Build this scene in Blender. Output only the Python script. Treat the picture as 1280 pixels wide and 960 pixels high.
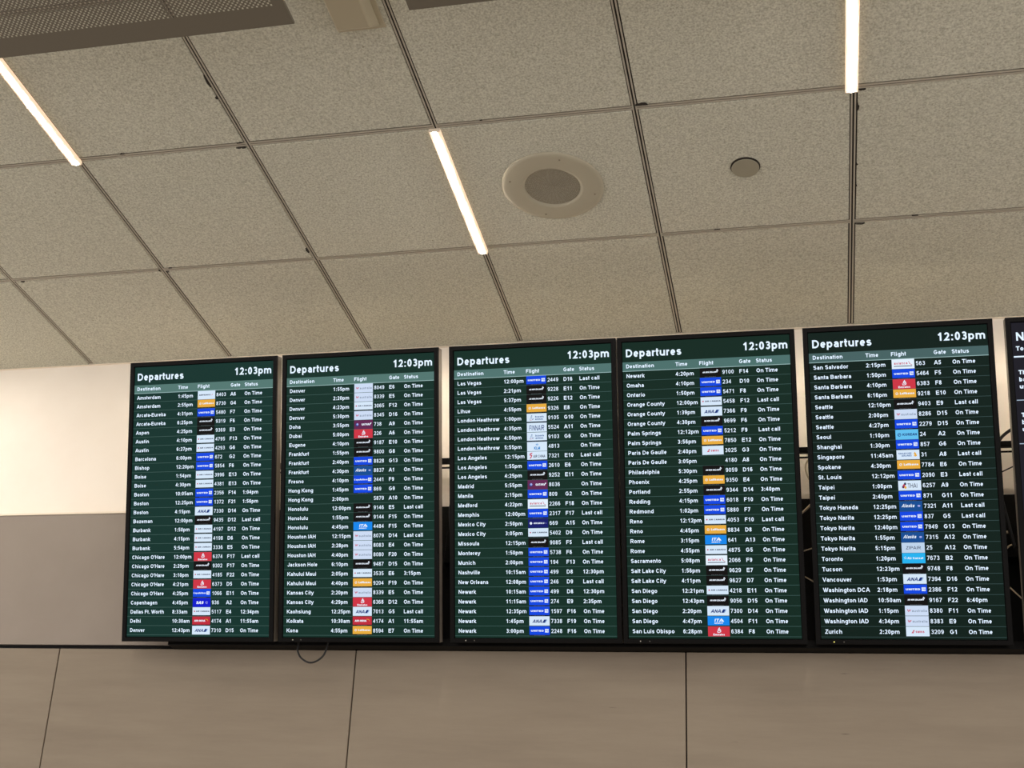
import bpy, bmesh, math, random
from mathutils import Matrix, Vector
from math import sin, cos, pi, tan, radians

S = bpy.context.scene
for o in list(bpy.data.objects):
    bpy.data.objects.remove(o)
C = S.collection
H = 4.155                       # ceiling height above the floor

# ------------------------------------------------------------------ camera
FPX, YAW, PITCH, ROLL = 1562.82, -0.26817, 0.52792, 0.09332
CAM = Vector((2.66221, -3.91237, H - 2.555))
fw = Vector((sin(YAW) * cos(PITCH), cos(YAW) * cos(PITCH), sin(PITCH)))
rt = Vector((cos(YAW), -sin(YAW), 0))
up = rt.cross(fw)
r2 = cos(ROLL) * rt + sin(ROLL) * up
u2 = -sin(ROLL) * rt + cos(ROLL) * up
cam = bpy.data.cameras.new('camera')
cam.sensor_width = 36.0
cam.lens = FPX * 36.0 / 1280.0
cam.clip_start = 0.05
cam_o = bpy.data.objects.new('camera', cam)
C.objects.link(cam_o)
M = Matrix.Identity(4)
for i in range(3):
    M[i][0], M[i][1], M[i][2], M[i][3] = r2[i], u2[i], -fw[i], CAM[i]
cam_o.matrix_world = M
S.camera = cam_o

# ------------------------------------------------------------------ ambient light of the hall, exposure
W = bpy.data.worlds.new('hall_ambient')
S.world = W
W.use_nodes = True
bgn = W.node_tree.nodes['Background']
bgn.inputs[0].default_value = (1.0, 0.955, 0.93, 1)
bgn.inputs[1].default_value = 1.2
STRIP_POWER = 300.0              # emission of the strip lights' cores
vs = S.view_settings
vs.view_transform = 'Standard'
vs.look = 'None'
vs.exposure = 0.0
vs.gamma = 1.0
vs.use_curve_mapping = False


# ------------------------------------------------------------------ helpers
def lin(c):
    return tuple(((v / 255) / 12.92 if v / 255 <= .04045 else ((v / 255 + .055) / 1.055) ** 2.4) for v in c) + (1,)


MATS = {}


def mat(name, col, rough=.6, metal=0.0, spec=.5, emit=None, strength=1.0):
    if name in MATS:
        return MATS[name]
    m = bpy.data.materials.new(name)
    m.use_nodes = True
    b = m.node_tree.nodes['Principled BSDF']
    b.inputs['Base Color'].default_value = lin(col)
    b.inputs['Roughness'].default_value = rough
    b.inputs['Metallic'].default_value = metal
    b.inputs['Specular IOR Level'].default_value = spec
    if emit is not None:
        b.inputs['Emission Color'].default_value = lin(emit)
        b.inputs['Emission Strength'].default_value = strength
    MATS[name] = m
    return m


def glow(name, col, strength=1.0):
    return mat(name, (2, 2, 2), .35, 0, .08, col, strength)


def noisy(name, c1, c2, scale, rough=.8, bump=.3, bscale=None, stretch=(1, 1, 1), flecks=None, spec=.3, detail=6.0,
          lo=.35, hi=.65, bdist=.002):
    """colour mottled between c1 and c2 in world space, with fine relief"""
    m = bpy.data.materials.new(name)
    m.use_nodes = True
    nt = m.node_tree
    b = nt.nodes['Principled BSDF']
    b.inputs['Roughness'].default_value = rough
    b.inputs['Specular IOR Level'].default_value = spec
    g = nt.nodes.new('ShaderNodeNewGeometry')
    mp = nt.nodes.new('ShaderNodeMapping')
    mp.inputs['Scale'].default_value = stretch
    nt.links.new(g.outputs['Position'], mp.inputs['Vector'])
    n = nt.nodes.new('ShaderNodeTexNoise')
    n.inputs['Scale'].default_value = scale
    n.inputs['Detail'].default_value = detail
    n.inputs['Roughness'].default_value = .65
    nt.links.new(mp.outputs[0], n.inputs['Vector'])
    r = nt.nodes.new('ShaderNodeValToRGB')
    r.color_ramp.elements[0].position = lo
    r.color_ramp.elements[0].color = lin(c1)
    r.color_ramp.elements[1].position = hi
    r.color_ramp.elements[1].color = lin(c2)
    nt.links.new(n.outputs['Fac'], r.inputs[0])
    out = r.outputs[0]
    if flecks:
        n2 = nt.nodes.new('ShaderNodeTexNoise')
        n2.inputs['Scale'].default_value = flecks[0]
        n2.inputs['Detail'].default_value = 3
        nt.links.new(mp.outputs[0], n2.inputs['Vector'])
        r3 = nt.nodes.new('ShaderNodeValToRGB')
        r3.color_ramp.elements[0].position = flecks[1]
        r3.color_ramp.elements[0].color = (0, 0, 0, 1)
        r3.color_ramp.elements[1].position = flecks[1] + .05
        r3.color_ramp.elements[1].color = (1, 1, 1, 1)
        nt.links.new(n2.outputs['Fac'], r3.inputs[0])
        mx = nt.nodes.new('ShaderNodeMix')
        mx.data_type = 'RGBA'
        nt.links.new(r3.outputs[0], mx.inputs['Factor'])
        nt.links.new(out, mx.inputs['A'])
        mx.inputs['B'].default_value = lin(flecks[2])
        out = mx.outputs['Result']
    nt.links.new(out, b.inputs['Base Color'])
    nb = nt.nodes.new('ShaderNodeTexNoise')
    nb.inputs['Scale'].default_value = bscale or scale
    nb.inputs['Detail'].default_value = 4
    nt.links.new(mp.outputs[0], nb.inputs['Vector'])
    bp = nt.nodes.new('ShaderNodeBump')
    bp.inputs['Strength'].default_value = bump
    bp.inputs['Distance'].default_value = bdist
    nt.links.new(nb.outputs['Fac'], bp.inputs['Height'])
    nt.links.new(bp.outputs[0], b.inputs['Normal'])
    MATS[name] = m
    return m


class MB:
    """collects geometry for ONE mesh object, with a material slot per face"""

    def __init__(self):
        self.v, self.f, self.mi, self.mats = [], [], [], []

    def slot(self, m):
        if m not in self.mats:
            self.mats.append(m)
        return self.mats.index(m)

    def add(self, vs_, fs, m):
        b = len(self.v)
        self.v += [tuple(p) for p in vs_]
        k = self.slot(m)
        for f in fs:
            self.f.append(tuple(i + b for i in f))
            self.mi.append(k)

    def box(self, x0, x1, y0, y1, z0, z1, m):
        self.add([(x0, y0, z0), (x1, y0, z0), (x1, y1, z0), (x0, y1, z0),
                  (x0, y0, z1), (x1, y0, z1), (x1, y1, z1), (x0, y1, z1)],
                 [(3, 2, 1, 0), (4, 5, 6, 7), (0, 1, 5, 4), (1, 2, 6, 5), (2, 3, 7, 6), (3, 0, 4, 7)], m)

    def mesh(self, name):
        me = bpy.data.meshes.new(name)
        me.from_pydata(self.v, [], self.f)
        for m in self.mats:
            me.materials.append(m)
        if len(self.mats) > 1:
            me.polygons.foreach_set('material_index', self.mi)
        me.update()
        return me


def link(name, me, parent=None, loc=(0, 0, 0), rot=(0, 0, 0)):
    o = bpy.data.objects.new(name, me)
    C.objects.link(o)
    o.location = loc
    o.rotation_euler = rot
    if parent:
        o.parent = parent
    return o


def bevel(o, w, seg=2):
    md = o.modifiers.new('bevel', 'BEVEL')
    md.width = w
    md.segments = seg
    md.limit_method = 'ANGLE'
    return o


def smooth(o):
    for p in o.data.polygons:
        p.use_smooth = True
    return o


def boxo(name, x0, x1, y0, y1, z0, z1, m, parent=None, bw=0):
    b = MB()
    b.box(x0, x1, y0, y1, z0, z1, m)
    o = link(name, b.mesh(name), parent)
    if bw:
        bevel(o, bw)
    return o


def tag(o, label=None, cat=None, group=None, kind=None):
    if label:
        o['label'] = label
    if cat:
        o['category'] = cat
    if group:
        o['group'] = group
    if kind:
        o['kind'] = kind
    return o


def tube(name, pts, r, m, parent=None, sub=8):
    """smooth tube through the points (Catmull-Rom), one mesh"""
    P = [Vector(p) for p in pts]
    path = []
    for i in range(len(P) - 1):
        p0, p1, p2, p3 = P[max(i - 1, 0)], P[i], P[i + 1], P[min(i + 2, len(P) - 1)]
        for k in range(sub):
            t = k / sub
            path.append(.5 * ((2 * p1) + (p2 - p0) * t + (2 * p0 - 5 * p1 + 4 * p2 - p3) * t * t
                              + (3 * p1 - p0 - 3 * p2 + p3) * t ** 3))
    path.append(P[-1])
    b = MB()
    n = 8
    vsx, fs = [], []
    ref = Vector((.3, .9, .2))
    for i, p in enumerate(path):
        d = (path[min(i + 1, len(path) - 1)] - path[max(i - 1, 0)]).normalized()
        a = d.cross(ref).normalized()
        c = d.cross(a)
        for k in range(n):
            an = 2 * pi * k / n
            vsx.append(p + r * (cos(an) * a + sin(an) * c))
    for i in range(len(path) - 1):
        for k in range(n):
            fs.append((i * n + k, i * n + (k + 1) % n, (i + 1) * n + (k + 1) % n, (i + 1) * n + k))
    fs.append(tuple(range(n - 1, -1, -1)))
    fs.append(tuple((len(path) - 1) * n + k for k in range(n)))
    b.add(vsx, fs, m)
    return smooth(link(name, b.mesh(name), parent))


def lathe(b, prof, cx, cy, z, m, n=48):
    """surface of revolution about a vertical axis: prof = [(r, dz)]"""
    vsx, fs = [], []
    for r, dz in prof:
        for k in range(n):
            a = 2 * pi * k / n
            vsx.append((cx + r * cos(a), cy + r * sin(a), z + dz))
    for i in range(len(prof) - 1):
        for k in range(n):
            fs.append((i * n + k, i * n + (k + 1) % n, (i + 1) * n + (k + 1) % n, (i + 1) * n + k))
    b.add(vsx, fs, m)


# ------------------------------------------------------------------ materials of the place
tile_m = noisy('mineral_fibre_tile', (156, 153, 137), (211, 209, 193), 170, .95, .55, 230, spec=.1, lo=.3, hi=.62,
               flecks=(60, .74, (140, 130, 112)), bdist=.003)
tee_m = mat('painted_steel_tee', (176, 168, 152), .55)
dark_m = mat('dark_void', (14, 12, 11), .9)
gap_shade_m = mat('tee_gap_shade', (38, 33, 28), .85)  # dark colour stands in for shade in tee slots and tile gaps
chip_shade_m = mat('tile_chip_and_gap_shade', (48, 42, 36), .95)  # broken tile edges, also the painted gap shade round speaker and cover plate
wall_m = noisy('cream_wall_paint', (247, 237, 224), (250, 241, 229), 3, .85, .04, 200, spec=.2)
grey_m = noisy('taupe_cladding', (141, 130, 120), (145, 134, 124), 4, .45, .03, 300)
stone_m = noisy('honed_limestone', (135, 123, 108), (145, 133, 117), 5.5, .62, .10, 90, (.3, 1, 2.6),
                (30, .745, (112, 100, 87)), .25, 8)
cream_m = mat('cream_trim', (240, 226, 206), .5)
black_m = mat('black_steel', (6, 5, 5), .5, 0, .12)
bezel_m = mat('black_bezel_plastic', (6, 5, 5), .45, 0, .12)
house_m = mat('grey_screen_housing', (132, 124, 114), .5)
cable_m = mat('black_cable', (12, 12, 12), .5)
cablew_m = mat('beige_cable', (205, 190, 165), .5)
metal_m = mat('taupe_metal_panel', (102, 95, 82), .5, .0)
floor_m = noisy('terrazzo_floor', (150, 138, 122), (178, 165, 148), 40, .3, .02)
spk_m = mat('beige_speaker_baffle', (168, 161, 141), .6)
boxc_m = mat('cream_plastic', (172, 162, 138), .4)
core_m = mat('strip_light_core', (255, 255, 255), .5, 0, .2, (255, 246, 234), STRIP_POWER)
side_m = mat('strip_light_frosted_side', (225, 212, 195), .5, 0, .3, (255, 218, 180), .62)

# ------------------------------------------------------------------ ceiling: tiles, tees
T = .6096
VX = {i: -.2250 + i * T for i in range(-7, 13)}
VX.update({0: -.2326, 1: .3935, 2: .9919, 3: 1.6036, 4: 2.2103, 5: 2.8272})
LY = [0.010] + [-.5998 - k * T for k in range(0, 10)]       # 0 = the wall line
V0, V1 = -5, 11
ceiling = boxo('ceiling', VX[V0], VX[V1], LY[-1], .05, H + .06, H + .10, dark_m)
tag(ceiling, 'suspended ceiling of mottled beige mineral tiles in a slotted metal grid', None, None, 'structure')


def unit_tile():
    b = MB()
    e = .009
    # chamfered slab, 1 x 1, hanging down from z=.016 to z=0
    ring = lambda s, z: [(s, s, z), (1 - s, s, z), (1 - s, 1 - s, z), (s, 1 - s, z)]
    vsx = ring(0, .016) + ring(0, .0025) + ring(e * .35, 0)
    fs = [(0, 1, 2, 3)[::-1]]
    fs = [(3, 2, 1, 0)]
    fs = [(0, 1, 2, 3)]
    for a in (0, 4):
        for k in range(4):
            fs.append((a + k, a + 4 + k, a + 4 + (k + 1) % 4, a + (k + 1) % 4))
    fs.append((11, 10, 9, 8))
    b.add(vsx, fs, tile_m)
    return b.mesh('ceiling_tile')


TM = unit_tile()
GAP = .0104                    # half the tee zone
rng = random.Random(4)
TILES = {}
for i in range(V0, V1):
    for j in range(len(LY) - 1):
        o = link('ceiling_tile', TM, ceiling)
        y1, y0 = LY[j] - (GAP if j else .003), LY[j + 1] + GAP
        x0, x1 = VX[i] + GAP + rng.uniform(-.0012, .0012), VX[i + 1] - GAP + rng.uniform(-.0012, .0012)
        o.location = (x0, y0, H + rng.uniform(-.001, .0008))
        o.scale = (x1 - x0, y1 - y0, 1)
        TILES[(i, j)] = o


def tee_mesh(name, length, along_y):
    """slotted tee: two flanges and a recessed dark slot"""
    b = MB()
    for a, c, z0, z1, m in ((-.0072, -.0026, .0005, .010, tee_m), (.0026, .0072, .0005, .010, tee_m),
                            (-.0026, .0026, .0030, .012, gap_shade_m), (-.0112, -.0072, .0032, .012, gap_shade_m), (.0072, .0112, .0032, .012, gap_shade_m)):
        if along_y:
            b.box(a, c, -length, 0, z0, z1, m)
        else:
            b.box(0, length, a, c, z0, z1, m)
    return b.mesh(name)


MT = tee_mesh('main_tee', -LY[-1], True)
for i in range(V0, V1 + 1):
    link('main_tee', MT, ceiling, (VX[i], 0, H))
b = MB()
for a, c, z0, z1, m in ((-.0072, -.0018, .0005, .010, tee_m), (.0018, .0072, .0005, .010, tee_m), (-.0018, .0018, .0030, .010, gap_shade_m), (-.0112, -.0072, .0040, .010, gap_shade_m), (.0072, .0112, .0040, .010, gap_shade_m)):  # outermost dark boxes paint the shade in the tile gaps
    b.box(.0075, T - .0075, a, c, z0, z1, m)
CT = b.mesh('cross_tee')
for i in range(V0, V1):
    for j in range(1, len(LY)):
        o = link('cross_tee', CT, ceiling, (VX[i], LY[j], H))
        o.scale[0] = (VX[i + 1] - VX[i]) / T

# broken edges on some tiles (local wear, dark core showing)
CHIPS = [  # tile, edge (L R: along y, N F: along x; N is nearer the wall), position along it, length, depth
    ((1, 2), 'N', .56, .016, .007), ((1, 2), 'R', -1.49, .05, .005), ((1, 2), 'R', -1.42, .012, .008), ((4, 2), 'N', 2.232, .036, .014),
    ((1, 1), 'R', -.655, .030, .007), ((1, 1), 'F', .972, .020, .007), ((1, 1), 'F', .955, .016, .006), ((1, 2), 'N', .968, .020, .006),
    ((5, 1), 'L', -1.13, .030, .006), ((5, 1), 'L', -.88, .010, .006), ((5, 1), 'L', -.78, .008, .005), ((5, 0), 'F', 2.852, .030, .008),
    ((1, 0), 'F', .41, .012, .006), ((0, 0), 'R', -.60, .014, .006), ((0, 0), 'F', -.19, .018, .006), ((3, 2), 'N', 1.75, .008, .004),
    ((1, 1), 'N', .43, .014, .006), ((4, 1), 'N', 2.40, .02, .004), ((5, 1), 'F', 2.85, .02, .005), ((5, 1), 'N', 3.02, .02, .004)]
for (ti, ed, pos, ln, dp) in CHIPS:
    b = MB()
    n = 7
    top, bot = [], []
    for k in range(n):
        q = pos + (k / (n - 1) - .5) * ln
        d = dp * (0.35 + .65 * sin(pi * k / (n - 1))) * rng.uniform(.6, 1.1)
        z = H - .0016
        if ed == 'L':
            x = VX[ti[0]] + GAP; top.append((x - .002, q, z)); bot.append((x + d, q, z))
        elif ed == 'R':
            x = VX[ti[0] + 1] - GAP; top.append((x + .002, q, z)); bot.append((x - d, q, z))
        elif ed == 'N':
            y = LY[ti[1]] - GAP; top.append((q, y + .002, z)); bot.append((q, y - d, z))
        else:
            y = LY[ti[1] + 1] + GAP; top.append((q, y - .002, z)); bot.append((q, y + d, z))
    up_ = [(p[0], p[1], p[2] + .003) for p in top + bot]
    fs = [(k, k + 1, n + k + 1, n + k) for k in range(n - 1)] + [(2 * n + k, 3 * n + k, 3 * n + k + 1, 2 * n + k + 1) for k in range(n - 1)]
    b.add(top + bot + up_, fs, chip_shade_m)
    link('edge_chip', b.mesh('edge_chip'), ceiling)

# ------------------------------------------------------------------ walls, floor
XL, XR = VX[V0], VX[V1]
floor = tag(boxo('floor', XL, XR, LY[-1], .3, -.1, 0, floor_m), 'pale terrazzo floor of the hall', None, None, 'structure')
wall_back = boxo('wall_back', XL, XR, .010, .12, H - 1.3, H + .05, wall_m)
tag(wall_back, 'smooth cream upper wall behind the departure screens', None, None, 'structure')
trim = boxo('trim_1', XL, XR, .004, .010, H - .004, H + .004, cream_m)
tag(trim, 'thin pale angle trim where ceiling meets wall', None, None, 'structure')
GX = .465                        # right end of the taupe cladding
clad = boxo('cladding_panel', XL, GX, -.020, .0098, H - 1.2185, H - .7000, grey_m, wall_back, .001)
clad['label'] = 'smooth taupe cladding panel below the cream wall'
cap = boxo('cladding_edge', XL, GX, -.024, .0098, H - .7000, H - .6915, cream_m, wall_back, .001)  # cream strip paints the light caught by the panel's top edge
cap['label'] = 'pale edge strip, lit look put into its colour, along the top of the cladding'
rev = boxo('reveal_strip', XL, XR, -.012, .0098, H - 1.2430, H - 1.2185, black_m, wall_back)
rev['label'] = 'black shadow gap strip'

SLAB_T = radians(9.5)
wall_stone = MB()
SY, SZ = -.05, H - 1.2430


def sp(s, d):                    # s down the canted face, d behind it
    return (SY + s * sin(SLAB_T) + d * cos(SLAB_T), SZ - s * cos(SLAB_T) + d * sin(SLAB_T) * 1.0)


LS = SZ / cos(SLAB_T) - .01
p0, p1, p2, p3 = sp(.002, .012), sp(.002, .05), sp(LS, .05), sp(LS, .012)
wall_stone.add([(x, p[0], p[1]) for x in (XL, XR) for p in (p0, p1, p2, p3)],
               [(0, 1, 2, 3), (7, 6, 5, 4), (0, 4, 5, 1), (1, 5, 6, 2), (2, 6, 7, 3), (3, 7, 4, 0)], dark_m)
ws = link('wall_front', wall_stone.mesh('wall_front'))
tag(ws, 'canted lower wall of large honed beige limestone slabs', None, None, 'structure')
JX = [-3.30, -2.20, -1.10, .0185, 1.144, 2.2535, 3.37, 4.48, 5.59, 6.7]
JX = [XL] + [x for x in JX if XL + .1 < x < XR - .1] + [XR]
for a, c in zip(JX[:-1], JX[1:]):
    for s0, s1 in ((0, 1.45), (1.45, LS)):
        b = MB()
        g = .0022
        q = [sp(s0 + (g if s0 else 0), 0), sp(s0 + (g if s0 else 0), .020), sp(s1 - g, .020), sp(s1 - g, 0)]
        b.add([(x, p[0], p[1]) for x in (a + g, c - g) for p in q],
              [(0, 1, 2, 3), (7, 6, 5, 4), (0, 4, 5, 1), (1, 5, 6, 2), (2, 6, 7, 3), (3, 7, 4, 0)], stone_m)
        bevel(link('stone_slab', b.mesh('stone_slab'), ws), .0012, 1)

# ------------------------------------------------------------------ stroke lettering (flat print on the screens)
ADV = dict(zip('ABCDEFGHIJKLMNOPQRSTUVWXYZ', (722, 722, 722, 722, 667, 611, 778, 722, 278, 556, 722, 611, 833, 722, 778, 667,
                                              778, 722, 667, 611, 722, 667, 944, 667, 667, 611)))
ADV.update(zip('abcdefghijklmnopqrstuvwxyz', (556, 611, 556, 611, 556, 333, 611, 611, 278, 278, 556, 278, 889, 611, 611, 611,
                                              611, 389, 556, 333, 611, 556, 778, 556, 556, 500)))
ADV.update({c: 556 for c in '0123456789'})
ADV.update({':': 333, '.': 278, '-': 333, "'": 238, ' ': 278})


def arc(cx, cy, rx, ry, a0, a1, n=8):
    return [(cx + rx * cos(radians(a0 + (a1 - a0) * k / n)), cy + ry * sin(radians(a0 + (a1 - a0) * k / n))) for k in range(n + 1)]


def glyph(c, A, h):
    """centre lines of a grotesque letter: cap height 1, advance A, half stroke h"""
    sb = .085 if A > .45 else .07
    L, R = sb + h, A - sb - h
    m, B, U, X = (L + R) / 2, h * .95, 1 - h * .95, .735 - h * .95
    w = R - L
    xm = (X + B) / 2
    ry = (X - B) / 2
    f = w / 2
    if c == 'A': return [[(L - h, 0), (m - h * .1, 1)], [(R + h, 0), (m + h * .1, 1)], [(L + w * .12, .3), (R - w * .12, .3)]]
    if c == 'B': return [[(L, 0), (L, 1)], [(L, U), (m, U)] + arc(m, (U + .53) / 2, R - m - .03, (U - .53) / 2, 90, -90) + [(L, .53)],
                         [(L, .53), (m, .53)] + arc(m + .02, (B + .53) / 2, R - m - .02, (.53 - B) / 2, 90, -90) + [(L, B)]]
    if c == 'C': return [arc(m, .5, f, U - .5, 40, 320, 14)]
    if c == 'D': return [[(L, 0), (L, 1)], [(L, U), (m - .08, U)] + arc(m - .08, .5, R - m + .08, U - .5, 90, -90, 12) + [(L, B)]]
    if c == 'E': return [[(L, 0), (L, 1)], [(L, U), (R + h, U)], [(L, .53), (R + h * .6, .53)], [(L, B), (R + h, B)]]
    if c == 'F': return [[(L, 0), (L, 1)], [(L, U), (R + h, U)], [(L, .5), (R + h * .2, .5)]]
    if c == 'G': return [arc(m, .5, f, U - .5, 45, 345, 14) + [(R, .46)], [(m, .46), (R + h, .46)]]
    if c == 'H': return [[(L, 0), (L, 1)], [(R, 0), (R, 1)], [(L, .53), (R, .53)]]
    if c == 'I': return [[(A / 2, 0), (A / 2, 1)]]
    if c == 'J': return [[(R, 1), (R, .3)] + arc(m, .3, f, .3 - B, 0, -180, 8)]
    if c == 'K': return [[(L, 0), (L, 1)], [(R + h, 1), (L, .38)], [(L + w * .3, .58), (R + h, 0)]]
    if c == 'L': return [[(L, 1), (L, B), (R + h, B)]]
    if c == 'M': return [[(L, 0), (L, 1)], [(R, 0), (R, 1)], [(L, 1), (m, .02)], [(R, 1), (m, .02)]]
    if c == 'N': return [[(L, 0), (L, 1)], [(R, 0), (R, 1)], [(L, .95), (R, .05)]]
    if c == 'O': return [arc(m, .5, f, U - .5, 0, 360, 16)]
    if c == 'P': return [[(L, 0), (L, 1)], [(L, U), (m, U)] + arc(m, (U + .45) / 2, R - m, (U - .45) / 2, 90, -90) + [(L, .45)]]
    if c == 'Q': return [arc(m, .5, f, U - .5, 0, 360, 16), [(m + .05, .3), (R + h, 0)]]
    if c == 'R': return [[(L, 0), (L, 1)], [(L, U), (m, U)] + arc(m, (U + .48) / 2, R - m, (U - .48) / 2, 90, -90) + [(L, .48)],
                         [(m - .05, .48), (R + h * .6, 0)]]
    if c == 'S': return [arc(m, (U + .52) / 2, f * .95, (U - .52) / 2, 25, 270, 10) + arc(m, (B + .52) / 2, f, (.52 - B) / 2, 90, -155, 10)]
    if c == 'T': return [[(sb * .4, U), (A - sb * .4, U)], [(A / 2, 0), (A / 2, U)]]
    if c == 'U': return [[(L, 1), (L, .36)] + arc(m, .36, f, .36 - B, 180, 360, 10) + [(R, 1)]]
    if c == 'V': return [[(L - h, 1), (m, 0)], [(R + h, 1), (m, 0)]]
    if c == 'W': return [[(L - h, 1), (L + w * .25, 0)], [(m, 1), (L + w * .25, 0)], [(m, 1), (R - w * .25, 0)], [(R + h, 1), (R - w * .25, 0)]]
    if c == 'X': return [[(L - h, 0), (R + h, 1)], [(L - h, 1), (R + h, 0)]]
    if c == 'Y': return [[(L - h, 1), (m, .42)], [(R + h, 1), (m, .42)], [(m, 0), (m, .46)]]
    if c == 'Z': return [[(L, U), (R + h * .5, U), (L - h * .3, B), (R + h, B)]]
    if c == 'a': return [arc(m, X - .2, f, .2, 155, 0, 8) + [(R, 0)],
                         [(R, xm + .06), (m, xm + .04)] + arc(m, (B + xm + .04) / 2, f * .97, (xm + .04 - B) / 2, 90, 270, 8) + [(R, B + .12)]]
    if c == 'b': return [[(L, 0), (L, 1)], arc(m, xm, f, ry, 0, 360, 14)]
    if c == 'c': return [arc(m, xm, f, ry, 40, 320, 12)]
    if c == 'd': return [[(R, 0), (R, 1)], arc(m, xm, f, ry, 0, 360, 14)]
    if c == 'e': return [[(L, xm), (R, xm)] + arc(m, xm, f, ry, 0, 318, 13)]
    if c == 'f': return [[(A * .44, 0), (A * .44, .8)] + arc(A * .44 + .14, .8, .14, U - .8, 180, 80, 5), [(.02, X), (A - .02, X)]]
    if c == 'g': return [arc(m, xm, f, ry, 0, 360, 14), [(R, .73), (R, -.05)] + arc(m, -.05, f, .2 - h * .4, 0, -155, 8)]
    if c == 'h': return [[(L, 0), (L, 1)], [(L, .42)] + arc(m, X - .22, f, .22, 180, 0, 8) + [(R, 0)]]
    if c == 'i': return [[(A / 2, 0), (A / 2, .73)], [(A / 2, .85), (A / 2, 1)]]
    if c == 'j': return [[(A / 2, .73), (A / 2, -.1), (A / 2 - .12, -.2)], [(A / 2, .85), (A / 2, 1)]]
    if c == 'k': return [[(L, 0), (L, 1)], [(R + h * .6, .73), (L, .28)], [(L + w * .32, .42), (R + h, 0)]]
    if c == 'l': return [[(A / 2, 0), (A / 2, 1)]]
    if c == 'm': return [[(L, 0), (L, .73)], [(L, .4)] + arc(L + w / 4, X - .18, w / 4, .18, 180, 0, 7) + [(m, 0)],
                         [(m, .4)] + arc(R - w / 4, X - .18, w / 4, .18, 180, 0, 7) + [(R, 0)]]
    if c == 'n': return [[(L, 0), (L, .73)], [(L, .42)] + arc(m, X - .22, f, .22, 180, 0, 8) + [(R, 0)]]
    if c == 'o': return [arc(m, xm, f, ry, 0, 360, 14)]
    if c == 'p': return [[(L, -.28), (L, .73)], arc(m, xm, f, ry, 0, 360, 14)]
    if c == 'q': return [[(R, -.28), (R, .73)], arc(m, xm, f, ry, 0, 360, 14)]
    if c == 'r': return [[(L, 0), (L, .73)], [(L, .4)] + arc(R + h, X - .25, R + h - L, .25, 180, 90, 5)]
    if c == 's': return [arc(m, (X + .38) / 2, f * .93, (X - .38) / 2, 20, 270, 9) + arc(m, (B + .38) / 2, f, (.38 - B) / 2, 90, -160, 9)]
    if c == 't': return [[(A * .42, .95), (A * .42, .2)] + arc(A * .42 + .13, .2, .13, .2 - B, 180, 280, 5), [(.02, X), (A - .04, X)]]
    if c == 'u': return [[(R, 0), (R, .73)], [(L, .73), (L, .3)] + arc(m, .3, f, .3 - B, 180, 360, 8)]
    if c == 'v': return [[(L - h, .73), (m, 0)], [(R + h, .73), (m, 0)]]
    if c == 'w': return [[(L - h, .73), (L + w * .25, 0)], [(m, .73), (L + w * .25, 0)], [(m, .73), (R - w * .25, 0)], [(R + h, .73), (R - w * .25, 0)]]
    if c == 'x': return [[(L - h, 0), (R + h, .73)], [(L - h, .73), (R + h, 0)]]
    if c == 'y': return [[(L - h, .73), (m, .02)], [(R + h, .73), (m - .04, -.1), (L - h * .5, -.2)]]
    if c == 'z': return [[(L - h, X), (R, X), (L, B), (R + h, B)]]
    if c == '0': return [arc(m, .5, f, U - .5, 0, 360, 16)]
    if c == '1': return [[(m + .06, 0), (m + .06, 1)], [(m + .06, .9), (L, .68)]]
    if c == '2': return [arc(m, U - .24, f, .24, 165, -20, 8) + [(m, .3), (L, B), (R + h, B)]]
    if c == '3': return [arc(m, (U + .53) / 2, f * .92, (U - .53) / 2, 155, -80, 9) + [(m - .08, .53)],
                         [(m - .08, .53)] + arc(m, (B + .53) / 2, f, (.53 - B) / 2, 80, -155, 9)]
    if c == '4': return [[(R - .1, 0), (R - .1, 1)], [(R - .1, .95), (L - h * .4, .3), (R + h, .3)]]
    if c == '5': return [[(R + h * .5, U), (L + .07, U), (L + .02, .5)], [(L + .02, .5)] + arc(m, .33, f, .33 - B, 115, -155, 10)]
    if c == '6': return [arc(m, .33, f, .33 - B, 0, 360, 13), [(L, .36)] + arc(m, .55, f, U - .55, 185, 35, 8)]
    if c == '7': return [[(L - h, U), (R, U), (m + .08, .55), (m - .12, 0)]]
    if c == '8': return [arc(m, .76, f * .9, U - .76, 0, 360, 12), arc(m, .28, f, .28 - B, 0, 360, 13)]
    if c == '9': return [arc(m, .67, f, U - .67, 0, 360, 13), [(R, .64)] + arc(m, .45, f, .45 - B, 5, -145, 8)]
    if c == ':': return [[(A / 2, 0), (A / 2, .2)], [(A / 2, .53), (A / 2, .73)]]
    if c == '.': return [[(A / 2, 0), (A / 2, .2)]]
    if c == '-': return [[(sb * .4, .36), (A - sb * .4, .36)]]
    if c == "'": return [[(A / 2, .66), (A / 2, 1)]]
    return []


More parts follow.
